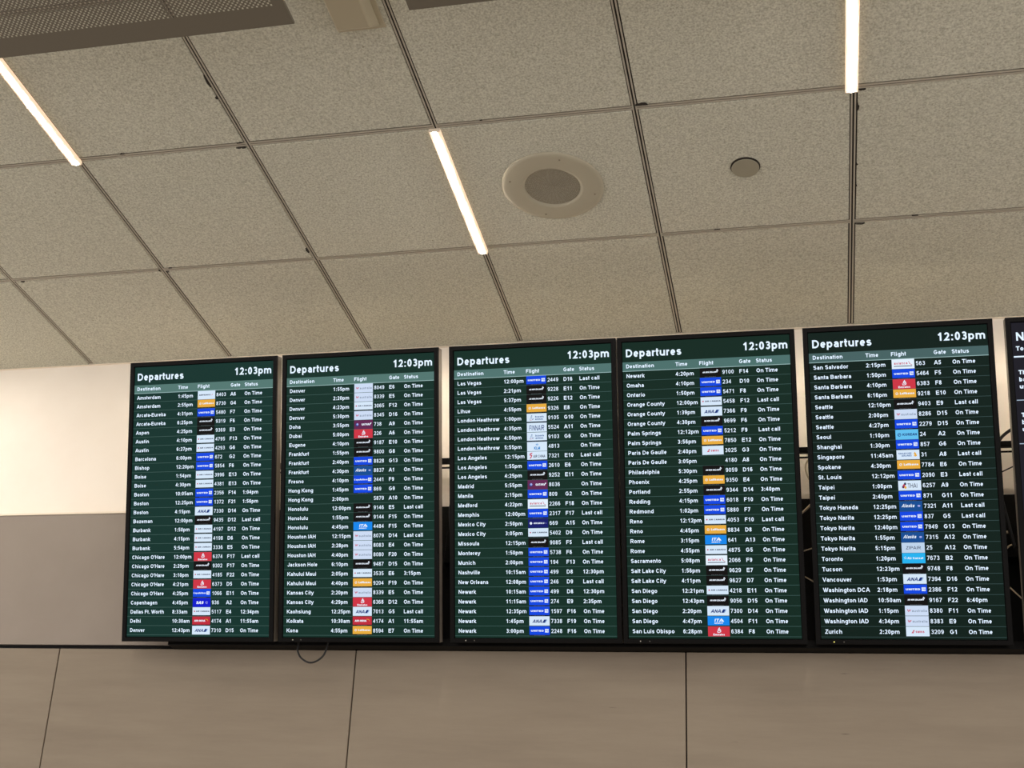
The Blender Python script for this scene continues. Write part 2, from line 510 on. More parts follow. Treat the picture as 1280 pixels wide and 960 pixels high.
def ribbon(pl, h):
    """flat ribbon of half width h along a polyline, mitred"""
    n = len(pl)
    closed = n > 3 and abs(pl[0][0] - pl[-1][0]) < 1e-6 and abs(pl[0][1] - pl[-1][1]) < 1e-6
    P = [Vector(p) for p in pl]
    out = []
    for i in range(n):
        if i > 0:
            d1 = (P[i] - P[i - 1])
        elif closed:
            d1 = (P[0] - P[-2])
        else:
            d1 = P[1] - P[0]
        if i < n - 1:
            d2 = (P[i + 1] - P[i])
        elif closed:
            d2 = P[1] - P[0]
        else:
            d2 = d1
        d1 = d1.normalized() if d1.length > 1e-7 else d2.normalized()
        d2 = d2.normalized() if d2.length > 1e-7 else d1
        n1, n2 = Vector((-d1.y, d1.x)), Vector((-d2.y, d2.x))
        nn = n1 + n2
        if nn.length < .3:
            nn = n1
        nn.normalize()
        k = h / max(nn.dot(n1), .45)
        out.append((P[i] + nn * k, P[i] - nn * k))
    vsx = [tuple(p) for pr in out for p in pr]
    fs = [(2 * i, 2 * i + 1, 2 * i + 3, 2 * i + 2) for i in range(n - 1)]
    return vsx, fs


GC = {}


def gmesh(c, h):
    if (c, h) not in GC:
        A = ADV[c] / 716
        V, F = [], []
        for pl in glyph(c, A, h):
            v, f = ribbon(pl, h)
            F += [tuple(i + len(V) for i in q) for q in f]
            V += v
        GC[(c, h)] = (V, F, A)
    return GC[(c, h)]


def text(b, s, u, v, cap, m, W_, H_, d, h=.105, fit=None, shear=0, align='l'):
    """lettering on a board of W_ x H_ metres: u right, v down from the top (mm), baseline at v, d metres proud"""
    wd = sum(ADV[c] / 716 for c in s)
    kx = cap if fit is None else fit / wd
    x = u - (wd * kx / 2 if align == 'c' else wd * kx if align == 'r' else 0)
    for c in s:
        V, F, A = gmesh(c, h)
        if V:
            b.add([((x + (p[0] + shear * p[1]) * kx) / 1000 - W_ / 2, -d, H_ - (v - p[1] * cap) / 1000) for p in V],
                  F, m)
        x += A * kx


def rect(b, u0, u1, v0, v1, m, W_, H_, d):
    b.add([(u0 / 1000 - W_ / 2, -d, H_ - v1 / 1000), (u1 / 1000 - W_ / 2, -d, H_ - v1 / 1000),
           (u1 / 1000 - W_ / 2, -d, H_ - v0 / 1000), (u0 / 1000 - W_ / 2, -d, H_ - v0 / 1000)], [(0, 1, 2, 3)], m)


# ------------------------------------------------------------------ departure screens
DW, DH, BZ = .530, .942, .0165
TILT = .39972
SY0, SZ0 = -.15289, H - 1.23348
SX = [.33626, .9185, 1.51871, 2.08605, 2.67378, 3.2730]
white_e = glow('screen_white', (222, 238, 255), 1.12)
dim_e = glow('screen_dim_white', (175, 195, 215), .9)

# airline tiles: origin at the tile's top-left, 66.5 x 31 mm
LW, LH = .0665, .031
EM = lambda n, c, s=1.0: glow('logo_' + n, c, s)
e_white = EM('white', (214, 232, 250)); e_print = EM('print_white', (232, 242, 255)); e_blue = EM('blue', (8, 70, 225))
e_black = EM('black', (10, 8, 9)); e_gold = EM('gold', (232, 172, 62)); e_navy = EM('navy', (20, 52, 122))
e_red = EM('red', (206, 52, 68)); e_crim = EM('crimson', (190, 42, 58)); e_azure = EM('azure', (16, 134, 236))
e_deep = EM('deep_blue', (6, 24, 205)); e_plum = EM('plum', (98, 38, 82)); e_grey = EM('grey', (135, 150, 172))
e_steel = EM('steel_blue', (16, 76, 146)); e_sky = EM('sky', (98, 192, 240)); e_cyan = EM('cyan', (34, 178, 240))
e_dnavy = EM('dark_navy', (16, 24, 104)); e_klm = EM('klm_blue', (20, 130, 205)); e_mark = EM('small_grey', (112, 116, 124))
e_lil = EM('lilac', (165, 170, 235)); e_dark = EM('dark_print', (52, 58, 84)); e_rose = EM('rose', (200, 70, 92))


def disc(b, u, v, r, m, d, n=14, ry=None):
    ry = ry or r
    b.add([((u + r * cos(2 * pi * k / n)) / 1000 - LW / 2, -d, LH - (v - ry * sin(2 * pi * k / n)) / 1000) for k in range(n)],
          [tuple(range(n))], m)


def poly(b, pts, m, d):
    b.add([(p[0] / 1000 - LW / 2, -d, LH - p[1] / 1000) for p in pts], [tuple(range(len(pts)))], m)


def stroke(b, pts, hw, m, d):
    V, F = ribbon([(p[0], -p[1]) for p in pts], hw)
    b.add([(p[0] / 1000 - LW / 2, -d, LH + p[1] / 1000) for p in V], F, m)


def logo(kind):
    b = MB()
    w, h = 66.5, 31.0
    D1, D2 = .0008, .0011
    t = lambda s, u, v, cap, m, hh=.11, fit=None, sh=0, al='l': text(b, s, u, v, cap, m, LW, LH, D2, hh, fit, sh, al)
    bgc = lambda m, v0=.6, v1=h - .6: rect(b, 0, w, v0, v1, m, LW, LH, D1)

    def caption(m=e_black):      # the small grey alliance line under the short tiles
        rect(b, 0, w, 27.4, h - .3, m, LW, LH, D1)
        for k in range(9):
            rect(b, 16 + k * 4.0, 18.6 + k * 4.0 - (k % 3) * .4, 28.6, 29.6, e_mark, LW, LH, D2)

    if kind in ('UA', 'CM'):
        bgc(e_blue, .6, 27.4); caption(EM('caption_blue', (10, 26, 70)))
        if kind == 'UA':
            t('UNITED', 4.5, 17.4, 5.4, e_print, .14, 43)
        else:
            t('CopaAirlines', 1.5, 17.2, 5.6, e_print, .14, 48)
        rect(b, 51, 62.5, 9, 20, e_print, LW, LH, D2)
        stroke(b, [(54, 10), (56.5, 15), (61, 18)], .45, e_blue, D2 + .0002)
        stroke(b, [(51.5, 14.5), (62, 14.5)], .35, e_blue, D2 + .0002)
        stroke(b, [(58, 9.5), (58.5, 14), (62, 16)], .35, e_blue, D2 + .0002)
    elif kind == 'NZ':
        bgc(e_black, .3, 27.4); caption()
        t('AIR NEW ZEALAND', 9, 16.6, 4.6, e_print, .15, 43, .12)
        stroke(b, [(50, 15), (53, 12), (55, 7), (57.5, 9.5), (55.5, 12.5), (53.5, 16.5)], .95, e_print, D2)
    elif kind == 'AC':
        bgc(e_white, .6, 27.0); caption(EM('caption_green', (16, 34, 36)))
        disc(b, 7.5, 14, 2.4, e_rose, D2); t('AIR CANADA', 13, 16.2, 4.4, e_dark, .13, 50)
    elif kind == 'LH':
        bgc(e_gold, .6, 26.6); caption(EM('caption_brown', (22, 22, 14)))
        stroke(b, arc(10.5, 13.8, 3.4, 3.4, 0, 360, 16), .55, e_print, D2)
        stroke(b, [(8.4, 15.4), (10.5, 13.6), (12.8, 12.6)], .5, e_print, D2)
        t('Lufthansa', 19, 16.6, 6.6, e_print, .15, 43)
    elif kind == 'VA':
        bgc(EM('cool_white', (205, 220, 244)), .5, h - .7)
        stroke(b, [(7, 11), (9.5, 18.5), (12, 12.5), (13, 18), (16, 12)], .8, e_rose, D2)
        stroke(b, [(6.5, 15.5), (17.5, 13.8)], .5, e_rose, D2)
        t('australia', 19, 19.5, 7.6, e_grey, .09, 44)
    elif kind == 'NH':
        bgc(e_white, .5, h - 1.4)
        t('ANA', 10, 21, 10.2, e_navy, .115, 31, .28)
        poly(b, [(42, 21), (48.6, 10.6), (56.5, 10.6), (50.5, 21)], e_navy, D2)
        poly(b, [(51.6, 21), (57.6, 10.6), (59, 10.6), (53, 21)], EM('ana_light', (30, 130, 205)), D2)
    elif kind == 'EK':
        bgc(e_red, .4, h - .4)
        t('Emirates', w / 2, 28.0, 6.0, e_print, .13, 36, 0, 'c')
        stroke(b, [(36, 3.8), (33, 7), (31, 11), (33, 14), (37, 13.5), (38.5, 10.5), (35, 9.5), (31, 12)], 1.0, e_print, D2)
        stroke(b, [(28.5, 14), (29.5, 18), (34, 18.6), (38.5, 17), (39.5, 13)], 1.0, e_print, D2)
        stroke(b, [(33, 7), (37.5, 8)], .8, e_print, D2)
    elif kind == 'AZ':
        bgc(e_azure, .5, 28.2); caption(e_black) if False else None
        t('ITA', w / 2, 17.6, 9.6, e_print, .12, 27, .15, 'c'); stroke(b, [(40, 8.4), (46, 12), (49, 17.4)], 1.1, e_print, D2)
        t('AIRWAYS', w / 2, 23.4, 3.6, e_print, .13, 27, 0, 'c')
    elif kind == 'SK':
        bgc(e_deep, .3, h - .3)
        t('SAS', 11, 20.5, 9.4, e_print, .15, 29, .3)
        stroke(b, arc(52, 15.8, 3.8, 3.8, 20, 330, 14), .5, e_lil, D2); stroke(b, [(47.5, 16.6), (56, 14.6)], .6, e_lil, D2)
    elif kind == 'AI':
        bgc(e_crim, .6, 27.4); caption(EM('caption_maroon', (46, 16, 22)))
        t('AIR INDIA', 7, 17.6, 6.0, e_print, .15, 41, .08)
        stroke(b, [(48, 9.6), (56, 10.2), (58.5, 15.8)], .7, e_gold, D2)
    elif kind == 'AF':
        bgc(e_white, .5, h - .7)
        t('AIRFRANCE', 5, 17.2, 4.8, e_dark, .13, 44); poly(b, [(52, 17.2), (56, 12.4), (58, 12.4), (54, 17.2)], e_rose, D2)
    elif kind == 'QR':
        bgc(e_plum, .4, h - .4)
        disc(b, 11, 15.5, 5.4, e_steel, D2); disc(b, 12.2, 14.2, 3.6, e_lil, D2 + .0002)
        t('QATAR', 26, 18.4, 6.6, e_print, .14, 28); stroke(b, [(55, 18.5), (57.5, 13.5), (61.5, 10.5)], 1.6, e_print, D2)
    elif kind == 'AS':
        bgc(e_steel, .4, h - .4)
        t('Alaska', 6, 18.6, 10.0, e_print, .10, 37, .38)
        disc(b, 56.5, 15, 4.2, e_lil, D2, 12, 2.9)
    elif kind == 'SN':
        bgc(e_white, .6, 27.0); caption(EM('caption_dark', (16, 26, 50)))
        stroke(b, [(10, 22), (16, 7), (17.5, 7), (16.5, 16), (19, 20.5), (23, 18.5), (21, 16.5)], .55, e_steel, D2)
        stroke(b, [(9.5, 22.4), (15, 22), (19, 20.8)], .5, e_rose, D2)
        t('brussels', 28, 14.2, 6.2, e_steel, .11, 29); t('airlines', 28, 22.2, 6.2, e_steel, .11, 27)
    elif kind == 'AY':
        bgc(e_white, .4, h - .8); t('FINNAIR', 7, 25.6, 17.5, e_navy, .075, 51, .1)
    elif kind == 'KL':
        bgc(e_white, .4, h - .4); t('KLM', w / 2, 25.4, 9.2, e_klm, .13, 21, 0, 'c')
        for k in (-3, 0, 3):
            disc(b, w / 2 + k, 7.2 + abs(k) * .3, 1.15, e_klm, D2, 8)
        rect(b, 29.4, 37.0, 9.4, 11.4, e_klm, LW, LH, D2)
    elif kind == 'CA':
        bgc(e_white, .6, 27.2); caption(EM('caption_dark', (16, 26, 50)))
        stroke(b, [(17, 5.5), (11, 7.5), (9.5, 12), (15, 13.2), (13.5, 18), (9.6, 23)], 1.7, e_rose, D2)
        t('AIR CHINA', 20, 20.8, 8.6, e_dark, .10, 40, .1)
    elif kind == 'AV':
        bgc(EM('bright_white', (228, 242, 255)), .5, h - .5)
        t('avianca', 6, 17.2, 8.4, e_rose, .09, 41); stroke(b, [(49, 8), (53, 13), (51.6, 15), (60, 19.6)], .7, e_rose, D2)
        rect(b, 6, 60, 21.2, 23.6, e_dark, LW, LH, D2)
    elif kind == 'AM':
        bgc(e_dnavy, .4, h - .8)
        disc(b, 9.5, 15.4, 4.2, e_print, D2); t('AEROMEXICO', 18, 17.8, 4.8, e_print, .13, 36)
        stroke(b, [(58, 13.5), (59.5, 17.5)], .5, e_lil, D2)
    elif kind == 'LX':
        bgc(e_white, .5, 28.4)
        poly(b, [(15, 19.6), (21.5, 19.6), (24.5, 10.4), (21, 10.4)], e_rose, D2); rect(b, 19.4, 22.4, 15.2, 16.4, e_print, LW, LH, D2 + .0002)
        t('SWISS', 26.5, 18.8, 6.2, e_rose, .13, 26)
    elif kind == 'KE':
        bgc(e_sky, .4, h - .4)
        stroke(b, arc(11, 16, 4.6, 4.6, 0, 360, 14), .8, e_navy, D2); stroke(b, [(7.6, 19), (11, 15), (14.6, 13)], .8, e_navy, D2)
        t('KOREAN', 20, 19.4, 7.6, e_navy, .12, 43)
    elif kind == 'SQ':
        bgc(e_white, .5, h - 1.6)
        t('SINGAPORE', 5, 13.6, 5.0, e_steel, .10, 39); t('AIRLINES', 14, 20.4, 5.0, e_steel, .10, 30)
        poly(b, [(52, 6), (56, 10.5), (59.5, 19.5), (54, 21.5), (49.5, 19), (52.6, 16), (49.4, 11.5), (52, 10)], e_gold, D2)
    elif kind == 'TG':
        bgc(e_white, .4, h - .8)
        for (pu, pv, col) in ((16.5, 15, e_rose), (20, 10, e_dark), (20.5, 21, e_gold), (14, 19.5, e_plum)):
            disc(b, pu, pv, 3.4, col, D2, 10, 4.2)
        t('THAI', 27, 22.6, 13.4, e_dark, .075, 29)
    elif kind == 'ZG':
        bgc(EM('cool_grey', (190, 212, 236)), .4, h - .4); t('ZIPAIR', 12, 20.2, 9.2, e_dark, .075, 44)
    elif kind == 'TS':
        bgc(e_cyan, .4, h - .2)
        stroke(b, [(5.5, 12), (8, 17.5), (11.5, 17), (12, 12.5)], .55, e_print, D2); disc(b, 9, 11.5, 1.1, e_print, D2, 8)
        t('Air transat', 15, 18.6, 6.6, e_print, .12, 46)
    return b.mesh('airline_logo')


LOGO = {}
OT, LC = 'On Time', 'Last call'
BOARDS = [
    """Amsterdam|1:45pm|AF|8403|A6
Amsterdam|2:55pm|LH|8730|G4
Arcata-Eureka|4:31pm|UA|5480|F7
Arcata-Eureka|6:25pm|NZ|9319|F6
Aspen|4:25pm|NZ|9369|E3
Austin|4:10pm|AC|4795|F13
Austin|6:27pm|AC|4293|G6
Barcelona|6:00pm|UA|672|G2
Bishop|12:20pm|UA|5854|F6
Boise|1:54pm|AC|3996|E13
Boise|4:30pm|AC|4381|E13
Boston|10:05am|UA|2356|F14|1:04pm
Boston|12:25pm|UA|1372|F21|1:56pm
Boston|4:15pm|NH|7330|D14
Bozeman|12:00pm|NZ|9435|D12|Last call
Burbank|1:50pm|AC|4197|D12
Burbank|4:15pm|AC|4198|D6
Burbank|5:54pm|AC|3336|E5
Chicago O'Hare|12:00pm|EK|6374|F17|Last call
Chicago O'Hare|2:29pm|NZ|9302|F17
Chicago O'Hare|3:10pm|AC|4185|F22
Chicago O'Hare|4:21pm|EK|6373|D5
Chicago O'Hare|4:25pm|CM|1066|E11
Copenhagen|4:45pm|SK|936|A2
Dallas Ft. Worth|8:33am|AC|5117|E4|12:34pm
Delhi|10:30am|AI|4174|A1|11:55am
Denver|12:43pm|NH|7310|D15""",
    """Denver|1:55pm|VA|8049|E6
Denver|2:20pm|VA|8339|E5
Denver|4:23pm|AC|3065|F12
Denver|5:30pm|VA|8345|D16
Doha|3:55pm|QR|738|A9
Dubai|5:00pm|EK|226|A6
Eugene|4:10pm|NZ|9187|E10
Frankfurt|1:55pm|NZ|9800|G8
Frankfurt|2:40pm|UA|8828|G13
Frankfurt|4:30pm|AS|8837|A1
Fresno|4:10pm|CM|2441|F9
Hong Kong|1:45pm|UA|869|G9
Hong Kong|2:00pm||5879|A10
Honolulu|12:00pm|NZ|9146|E5|Last call
Honolulu|1:55pm|NZ|9144|F15
Honolulu|4:45pm|AZ|4484|F15
Houston IAH|12:15pm|VA|8079|D14|Last call
Houston IAH|2:28pm|VA|8083|E4
Houston IAH|4:40pm|VA|8080|F20
Jackson Hole|6:10pm|NZ|9487|D15
Kahului Maui|2:05pm|AC|3535|E6|3:15pm
Kahului Maui|4:40pm|LH|9204|F19
Kansas City|2:20pm|VA|8339|E5
Kansas City|4:29pm|EK|6368|D12
Kaohsiung|12:25pm|NH|7013|G5|Last call
Kolkata|10:30am|AI|4174|A1|11:55am
Kona|4:55pm|LH|8594|E7""",
    """Las Vegas|12:00pm|UA|2449|D16|Last call
Las Vegas|2:21pm|NZ|9228|E11
Las Vegas|5:37pm|NZ|9226|E12
Lihue|4:55pm|LH|9326|E8
London Heathrow|1:00pm|SN|9105|G10
London Heathrow|4:35pm|AY|5524|A11
London Heathrow|4:50pm|SN|9103|G6
London Heathrow|5:55pm|KL|4813|
Los Angeles|12:15pm|CA|7321|E10|Last call
Los Angeles|1:55pm|UA|2610|E6
Los Angeles|4:25pm|NZ|9252|E11
Madrid|5:55pm|QR|8036|
Manila|2:15pm|UA|809|G2
Medford|4:22pm|AV|2266|F18
Memphis|12:00pm|UA|2317|F17|Last call
Mexico City|2:50pm|AM|669|A15
Mexico City|3:05pm|AC|5402|D9
Missoula|12:15pm|NZ|9085|F5|Last call
Monterey|1:50pm|UA|5738|F6
Munich|2:00pm|UA|194|F13
Nashville|10:15am|UA|499|D8|12:30pm
New Orleans|12:08pm|UA|246|D9|Last call
Newark|10:15am|UA|499|D8|12:30pm
Newark|11:15am|UA|274|E9|2:35pm
Newark|12:35pm|UA|1597|F16
Newark|1:45pm|NH|7338|F19
Newark|3:00pm|UA|2248|F16""",
    """Newark|4:20pm|NZ|9100|F14
Omaha|4:10pm|UA|234|D10
Ontario|1:50pm|UA|5471|F8
Orange County|12:00pm|AC|5458|F12|Last call
Orange County|1:39pm|NH|7366|F9
Orange County|4:30pm|NZ|9699|F6
Palm Springs|12:12pm|UA|5212|F9|Last call
Palm Springs|3:56pm|LH|7850|E12
Paris De Gaulle|2:40pm|LX|3025|G3
Paris De Gaulle|3:05pm||4180|A8
Philadelphia|5:30pm|NZ|9059|D16
Phoenix|4:25pm|LH|9350|E4
Portland|2:55pm|NZ|9344|D14|3:40pm
Redding|4:15pm|UA|6018|F10
Redmond|1:02pm|UA|5880|F7
Reno|12:12pm|AC|4053|F10|Last call
Reno|4:45pm|LH|8834|D8
Rome|3:15pm|AZ|641|A13
Rome|4:55pm|AC|4875|G5
Sacramento|5:08pm|AV|2066|F9
Salt Lake City|1:56pm|NZ|9629|E7
Salt Lake City|4:11pm|NZ|9627|D7
San Diego|12:21pm|AC|4218|E11
San Diego|12:43pm|NZ|9056|D15
San Diego|2:20pm|NH|7300|D14
San Diego|4:47pm|AZ|4504|F11
San Luis Obispo|6:28pm|EK|6384|F8""",
    """San Salvador|2:15pm|AV|563|A5
Santa Barbara|1:50pm|UA|5464|F5
Santa Barbara|4:10pm|EK|6383|F8
Santa Barbara|6:16pm|LH|9218|E10
Seattle|12:10pm|NZ|9403|E9|Last call
Seattle|2:00pm|VA|8286|D15
Seattle|4:27pm|UA|2279|D15
Seoul|1:10pm|KE|24|A2
Shanghai|1:30pm|UA|857|G6
Singapore|11:45am|SQ|31|A8|Last call
Spokane|4:30pm|LH|7784|E6
St. Louis|12:12pm|UA|2090|E3|Last call
Taipei|1:00pm|TG|6257|A9
Taipei|2:40pm|UA|871|G11
Tokyo Haneda|12:25pm|AS|7321|A11|Last call
Tokyo Narita|12:25pm|UA|837|G5|Last call
Tokyo Narita|12:40pm|UA|7949|G13
Tokyo Narita|1:55pm|AS|7315|A12
Tokyo Narita|5:15pm|ZG|25|A12
Toronto|1:20pm|TS|7673|B2
Tucson|12:23pm|NZ|9748|F8
Vancouver|1:53pm|NH|7394|D16
Washington DCA|2:18pm|UA|2386|F12
Washington IAD|10:50am|NZ|9167|F22|6:40pm
Washington IAD|1:15pm|VA|8380|F11
Washington IAD|4:34pm|VA|8383|E9
Zurich|2:20pm|LX|3209|G1"""]
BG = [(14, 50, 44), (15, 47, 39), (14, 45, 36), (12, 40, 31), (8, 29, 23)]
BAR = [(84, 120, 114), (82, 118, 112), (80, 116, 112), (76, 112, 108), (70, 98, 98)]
LABELS = ['departures screen listing flights from Amsterdam to Denver, beside the bare cream wall',
          'departures screen listing flights from Denver to Kona, a cable loop hanging under it',
          'departures screen listing flights from Las Vegas to Newark at 3:00pm',
          'departures screen listing flights from Newark at 4:20pm to San Luis Obispo',
          'departures screen listing flights from San Salvador to Zurich']


def bezel_mesh():
    b = MB()
    o, i = BZ, .0
    pr, bk = .006, -.004

    def ring(g, d):
        return [(-DW / 2 - g, -d, -g), (DW / 2 + g, -d, -g), (DW / 2 + g, -d, DH + g), (-DW / 2 - g, -d, DH + g)]
    vsx = ring(o, bk) + ring(o, pr - .0015) + ring(o - .0015, pr) + ring(.0025, pr) + ring(0, .0006) + ring(0, bk)
    fs = []
    for a in range(0, 20, 4):
        for k in range(4):
            fs.append((a + k, a + (k + 1) % 4, a + 4 + (k + 1) % 4, a + 4 + k))
    for k in range(4):
        fs.append((20 + k, 20 + (k + 1) % 4, (k + 1) % 4, k))
    b.add(vsx, fs, bezel_m)
    return b.mesh('bezel')


def housing_mesh():
    b = MB()

    def ring(g, d):
        return [(-DW / 2 - g, d, -g), (DW / 2 + g, d, -g), (DW / 2 + g, d, DH + g), (-DW / 2 - g, d, DH + g)]
    vsx = ring(BZ - .0008, .0042) + ring(BZ - .0008, .038) + ring(BZ - .012, .046) + ring(-.06, .048) + ring(-.075, .058)
    fs = [(0, 1, 2, 3)]
    for a in range(0, 16, 4):
        for k in range(4):
            fs.append((a + k, a + 4 + k, a + 4 + (k + 1) % 4, a + (k + 1) % 4))
    fs.append((19, 18, 17, 16))
    b.add(vsx, fs, house_m)
    return b.mesh('housing')


BEZ, HOU = bezel_mesh(), housing_mesh()
led = {}
LEDM = [mat('indicator_amber', (60, 55, 30), .4, 0, .5, (255, 240, 120), 1.0), mat('indicator_pale', (70, 66, 60), .4, 0, .5, (210, 200, 180), .5),
        mat('sensor_grey', (90, 86, 80), .35)]


def led_mesh(m):
    b = MB()
    n = 10
    r = .0017
    vsx = [(r * cos(2 * pi * k / n), -.0012, r * sin(2 * pi * k / n)) for k in range(n)] + \
          [(r * 1.2 * cos(2 * pi * k / n), .0006, r * 1.2 * sin(2 * pi * k / n)) for k in range(n)]
    b.add(vsx, [tuple(range(n))] + [(k, n + k, n + (k + 1) % n, (k + 1) % n) for k in range(n)], m)
    return b.mesh('indicator_light')


LEDS = [led_mesh(m) for m in LEDM]


def screen_shell(name, x, bg, k):
    root = link(name, None, None, (x + DW / 2, SY0, SZ0), (TILT, 0, 0))
    root.empty_display_size = .1
    link('bezel', BEZ, root)
    link('housing', HOU, root)
    b = MB()
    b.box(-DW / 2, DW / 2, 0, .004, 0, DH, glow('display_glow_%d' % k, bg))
    link('display', b.mesh('display'), root)
    first = 0 if k == 4 else 1
    for bz, bl in ((.30, .19), (.62, .325)):
        boxo('mount_bracket', -.02, .02, .0585, bl, bz - .02, bz + .02, black_m, root)
    if k:
        link('indicator_light', LEDS[first], root, (-DW / 2 + .037, -.006, -.0085))
        link('indicator_light', LEDS[2], root, (-DW / 2 + .066, -.006, -.0085))
    return root


ROW0, PITCH_R = 94.7, 31.15
b = MB()
TXT = {}
for k in range(5):
    root = screen_shell('departures_screen', SX[k], BG[k], k)
    tag(root, LABELS[k], 'screen', 'row of departures screens')
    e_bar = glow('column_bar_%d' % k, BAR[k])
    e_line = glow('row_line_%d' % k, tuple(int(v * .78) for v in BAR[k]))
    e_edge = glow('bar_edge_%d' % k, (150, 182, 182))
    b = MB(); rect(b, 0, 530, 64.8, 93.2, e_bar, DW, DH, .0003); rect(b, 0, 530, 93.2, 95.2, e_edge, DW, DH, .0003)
    link('column_bar', b.mesh('column_bar'), root)
    b = MB(); text(b, 'Departures', 9.5, 48.2, 25.5, white_e, DW, DH, .0006, .10, 183)
    link('heading', b.mesh('heading'), root)
    b = MB(); text(b, '12:03pm', 525.5, 44.0, 25.5, white_e, DW, DH, .0006, .10, 142, 0, 'r')
    link('clock', b.mesh('clock'), root)
    for s, u in (('Destination', 10.5), ('Time', 170), ('Flight', 245.5), ('Gate', 371), ('Status', 423.5)):
        b = MB()
        text(b, s, u, 84.6, 12.4, white_e, DW, DH, .0006, .098, sum(ADV[c] for c in s) / 1000 * 16.9)
        link('column_heading', b.mesh('column_heading'), root)
    b = MB(); rect(b, 0, 530, -.7, .7, e_line, DW, 0, .0003)
    line_me = b.mesh('row_line')
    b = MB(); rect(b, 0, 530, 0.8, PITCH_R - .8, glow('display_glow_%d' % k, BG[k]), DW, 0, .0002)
    band_me = b.mesh('flight_row')
    for r, ln in enumerate(BOARDS[k].split('\n')):
        f = (ln.split('|') + [OT])[:6]
        v0 = ROW0 + r * PITCH_R
        base = 21.6
        row = link('flight_row', band_me, root, (0, 0, DH - v0 / 1000))
        for nm, s, u, hh in (('destination', f[0], 11, .093), ('departure_time', f[1], 170, .090), ('flight_number', f[3], 317.5, .074),
                             ('gate', f[4], 371, .092), ('status', f[5], 424, .093)):
            if not s:
                continue
            if (nm, s) not in TXT:
                b = MB()
                text(b, s, u, base, 12.6, white_e, DW, 0, .0006, hh, sum(ADV[c] for c in s) / 1000 * 16.9)
                TXT[(nm, s)] = b.mesh(nm)
            link(nm, TXT[(nm, s)], row)
        link('row_line', line_me, row, (0, 0, -PITCH_R / 1000))
        if f[2]:
            if f[2] not in LOGO:
                LOGO[f[2]] = logo(f[2])
            lg = link('airline_logo', LOGO[f[2]], row, (-DW / 2 + .2472 + LW / 2, 0, -LH))

# the notice screen cut by the frame
nroot = screen_shell('notice_screen', SX[5], (26, 25, 34), 5)
tag(nroot, 'dark notice screen with white heading beside the Zurich departures screen', 'screen')
b = MB(); text(b, 'N', 10, 55, 25.5, white_e, DW, DH, .0006, .10)
link('heading', b.mesh('heading'), nroot)
b = MB(); text(b, 'To', 9, 85.5, 13.5, white_e, DW, DH, .0006, .115)
link('subheading', b.mesh('subheading'), nroot)
for v, hh in ((104, 2.2), (236, 1.3), (367, 1.3)):
    b = MB(); rect(b, 2, 528, v - hh, v + hh, white_e if hh > 2 else dim_e, DW, DH, .0005)
    link('divider_line', b.mesh('divider_line'), nroot)
for v in (158, 287):
    b = MB()
    for n_, s in enumerate(('Th', 'ba', 'un')):
        text(b, s, 12, v + n_ * 21.5, 13, white_e, DW, DH, .0006, .115)
    link('notice_text', b.mesh('notice_text'), nroot)

# ------------------------------------------------------------------ mounting frame behind the screens
FX1 = 5.2
frame = link('screen_mount_frame', None, None, (GX, -.06, H - 1.24))
tag(frame, 'black steel mounting frame carrying the screens in front of the cream wall', 'mount frame')


def fpart(name, x0, x1, y0, y1, z0, z1, m=black_m, bw=.002):
    o = boxo(name, x0, x1, y0, y1, z0, z1, m, None, bw)
    o.parent = frame
    o.matrix_parent_inverse = Matrix.Translation(frame.location).inverted()
    return o


fpart('back_board', GX, FX1, -.030, .0095, H - 1.2175, H - .704)
fpart('bottom_rail', GX, FX1, -.096, -.052, H - 1.2425, H - 1.218)
fpart('rail', .56, FX1, -.068, -.052, H - .549, H - .529)
fpart('rail', .56, FX1, -.066, -.060, H - .570, H - .564)
for x in [SX[k] + DW / 2 for k in range(6)]:
    fpart('upright', x - .03, x + .03, -.078, -.032, H - 1.2, H - .40)

# equipment boxes and cables seen in the gaps between screens
LOOP = [(.953, -1.224), (.954, -1.2419), (.9546, -1.2614), (.9706, -1.2864), (1.0021, -1.3027), (1.0298, -1.297), (1.0517, -1.2747), (1.0591, -1.238), (1.060, -1.224)]
tag(tube('power_cable', [(x + .0058, -.113, H + z - .0045) for x, z in LOOP], .0032, cable_m),
    'thin black cable loop drooping onto the stone below the Denver to Kona screen', 'cable')
g1, g2, g3 = 1.4835, 2.6455, 3.238


def cable(pts, r, m, label):
    return tag(tube('cable', pts, r, m), label, 'cable', 'cables behind the screens')


cable([(g1 + .05, -.19, H - .60), (g1 + .015, -.19, H - .66), (g1 - .01, -.19, H - .72), (g1 - .02, -.19, H - .80), (g1 + .0, -.16, H - .95), (g1 + .03, -.12, H - 1.1)], .0045, cable_m,
      'black cable curving down the gap between the Kona and Las Vegas screens')
cable([(g1 + .06, -.17, H - .66), (g1 + .02, -.17, H - .74), (g1 + .005, -.16, H - .84), (g1 + .03, -.13, H - 1.0)], .003, cable_m,
      'thinner black cable in the gap between the Kona and Las Vegas screens')
cable([(g2 + .05, -.18, H - .60), (g2 + .005, -.18, H - .65), (g2 + .012, -.18, H - .705), (g2 + .05, -.16, H - .74)], .0028, cablew_m,
      'pale cable looping beside the screen that starts at San Salvador')
cable([(g2 - .03, -.10, H - .80), (g2 + .0, -.10, H - .775), (g2 + .03, -.10, H - .74)], .004, cablew_m,
      'short pale cable end rising in the gap left of the Seattle flights')
cable([(g2 - .04, -.10, H - .93), (g2 + .04, -.10, H - .905)], .0022, cablew_m, 'thin pale wire tilting up in the gap left of Tokyo flights')
cable([(g2 - .03, -.10, H - 1.0), (g2 + .04, -.10, H - 1.045)], .0022, cablew_m, 'thin pale wire tilting down in the gap left of Tokyo flights')
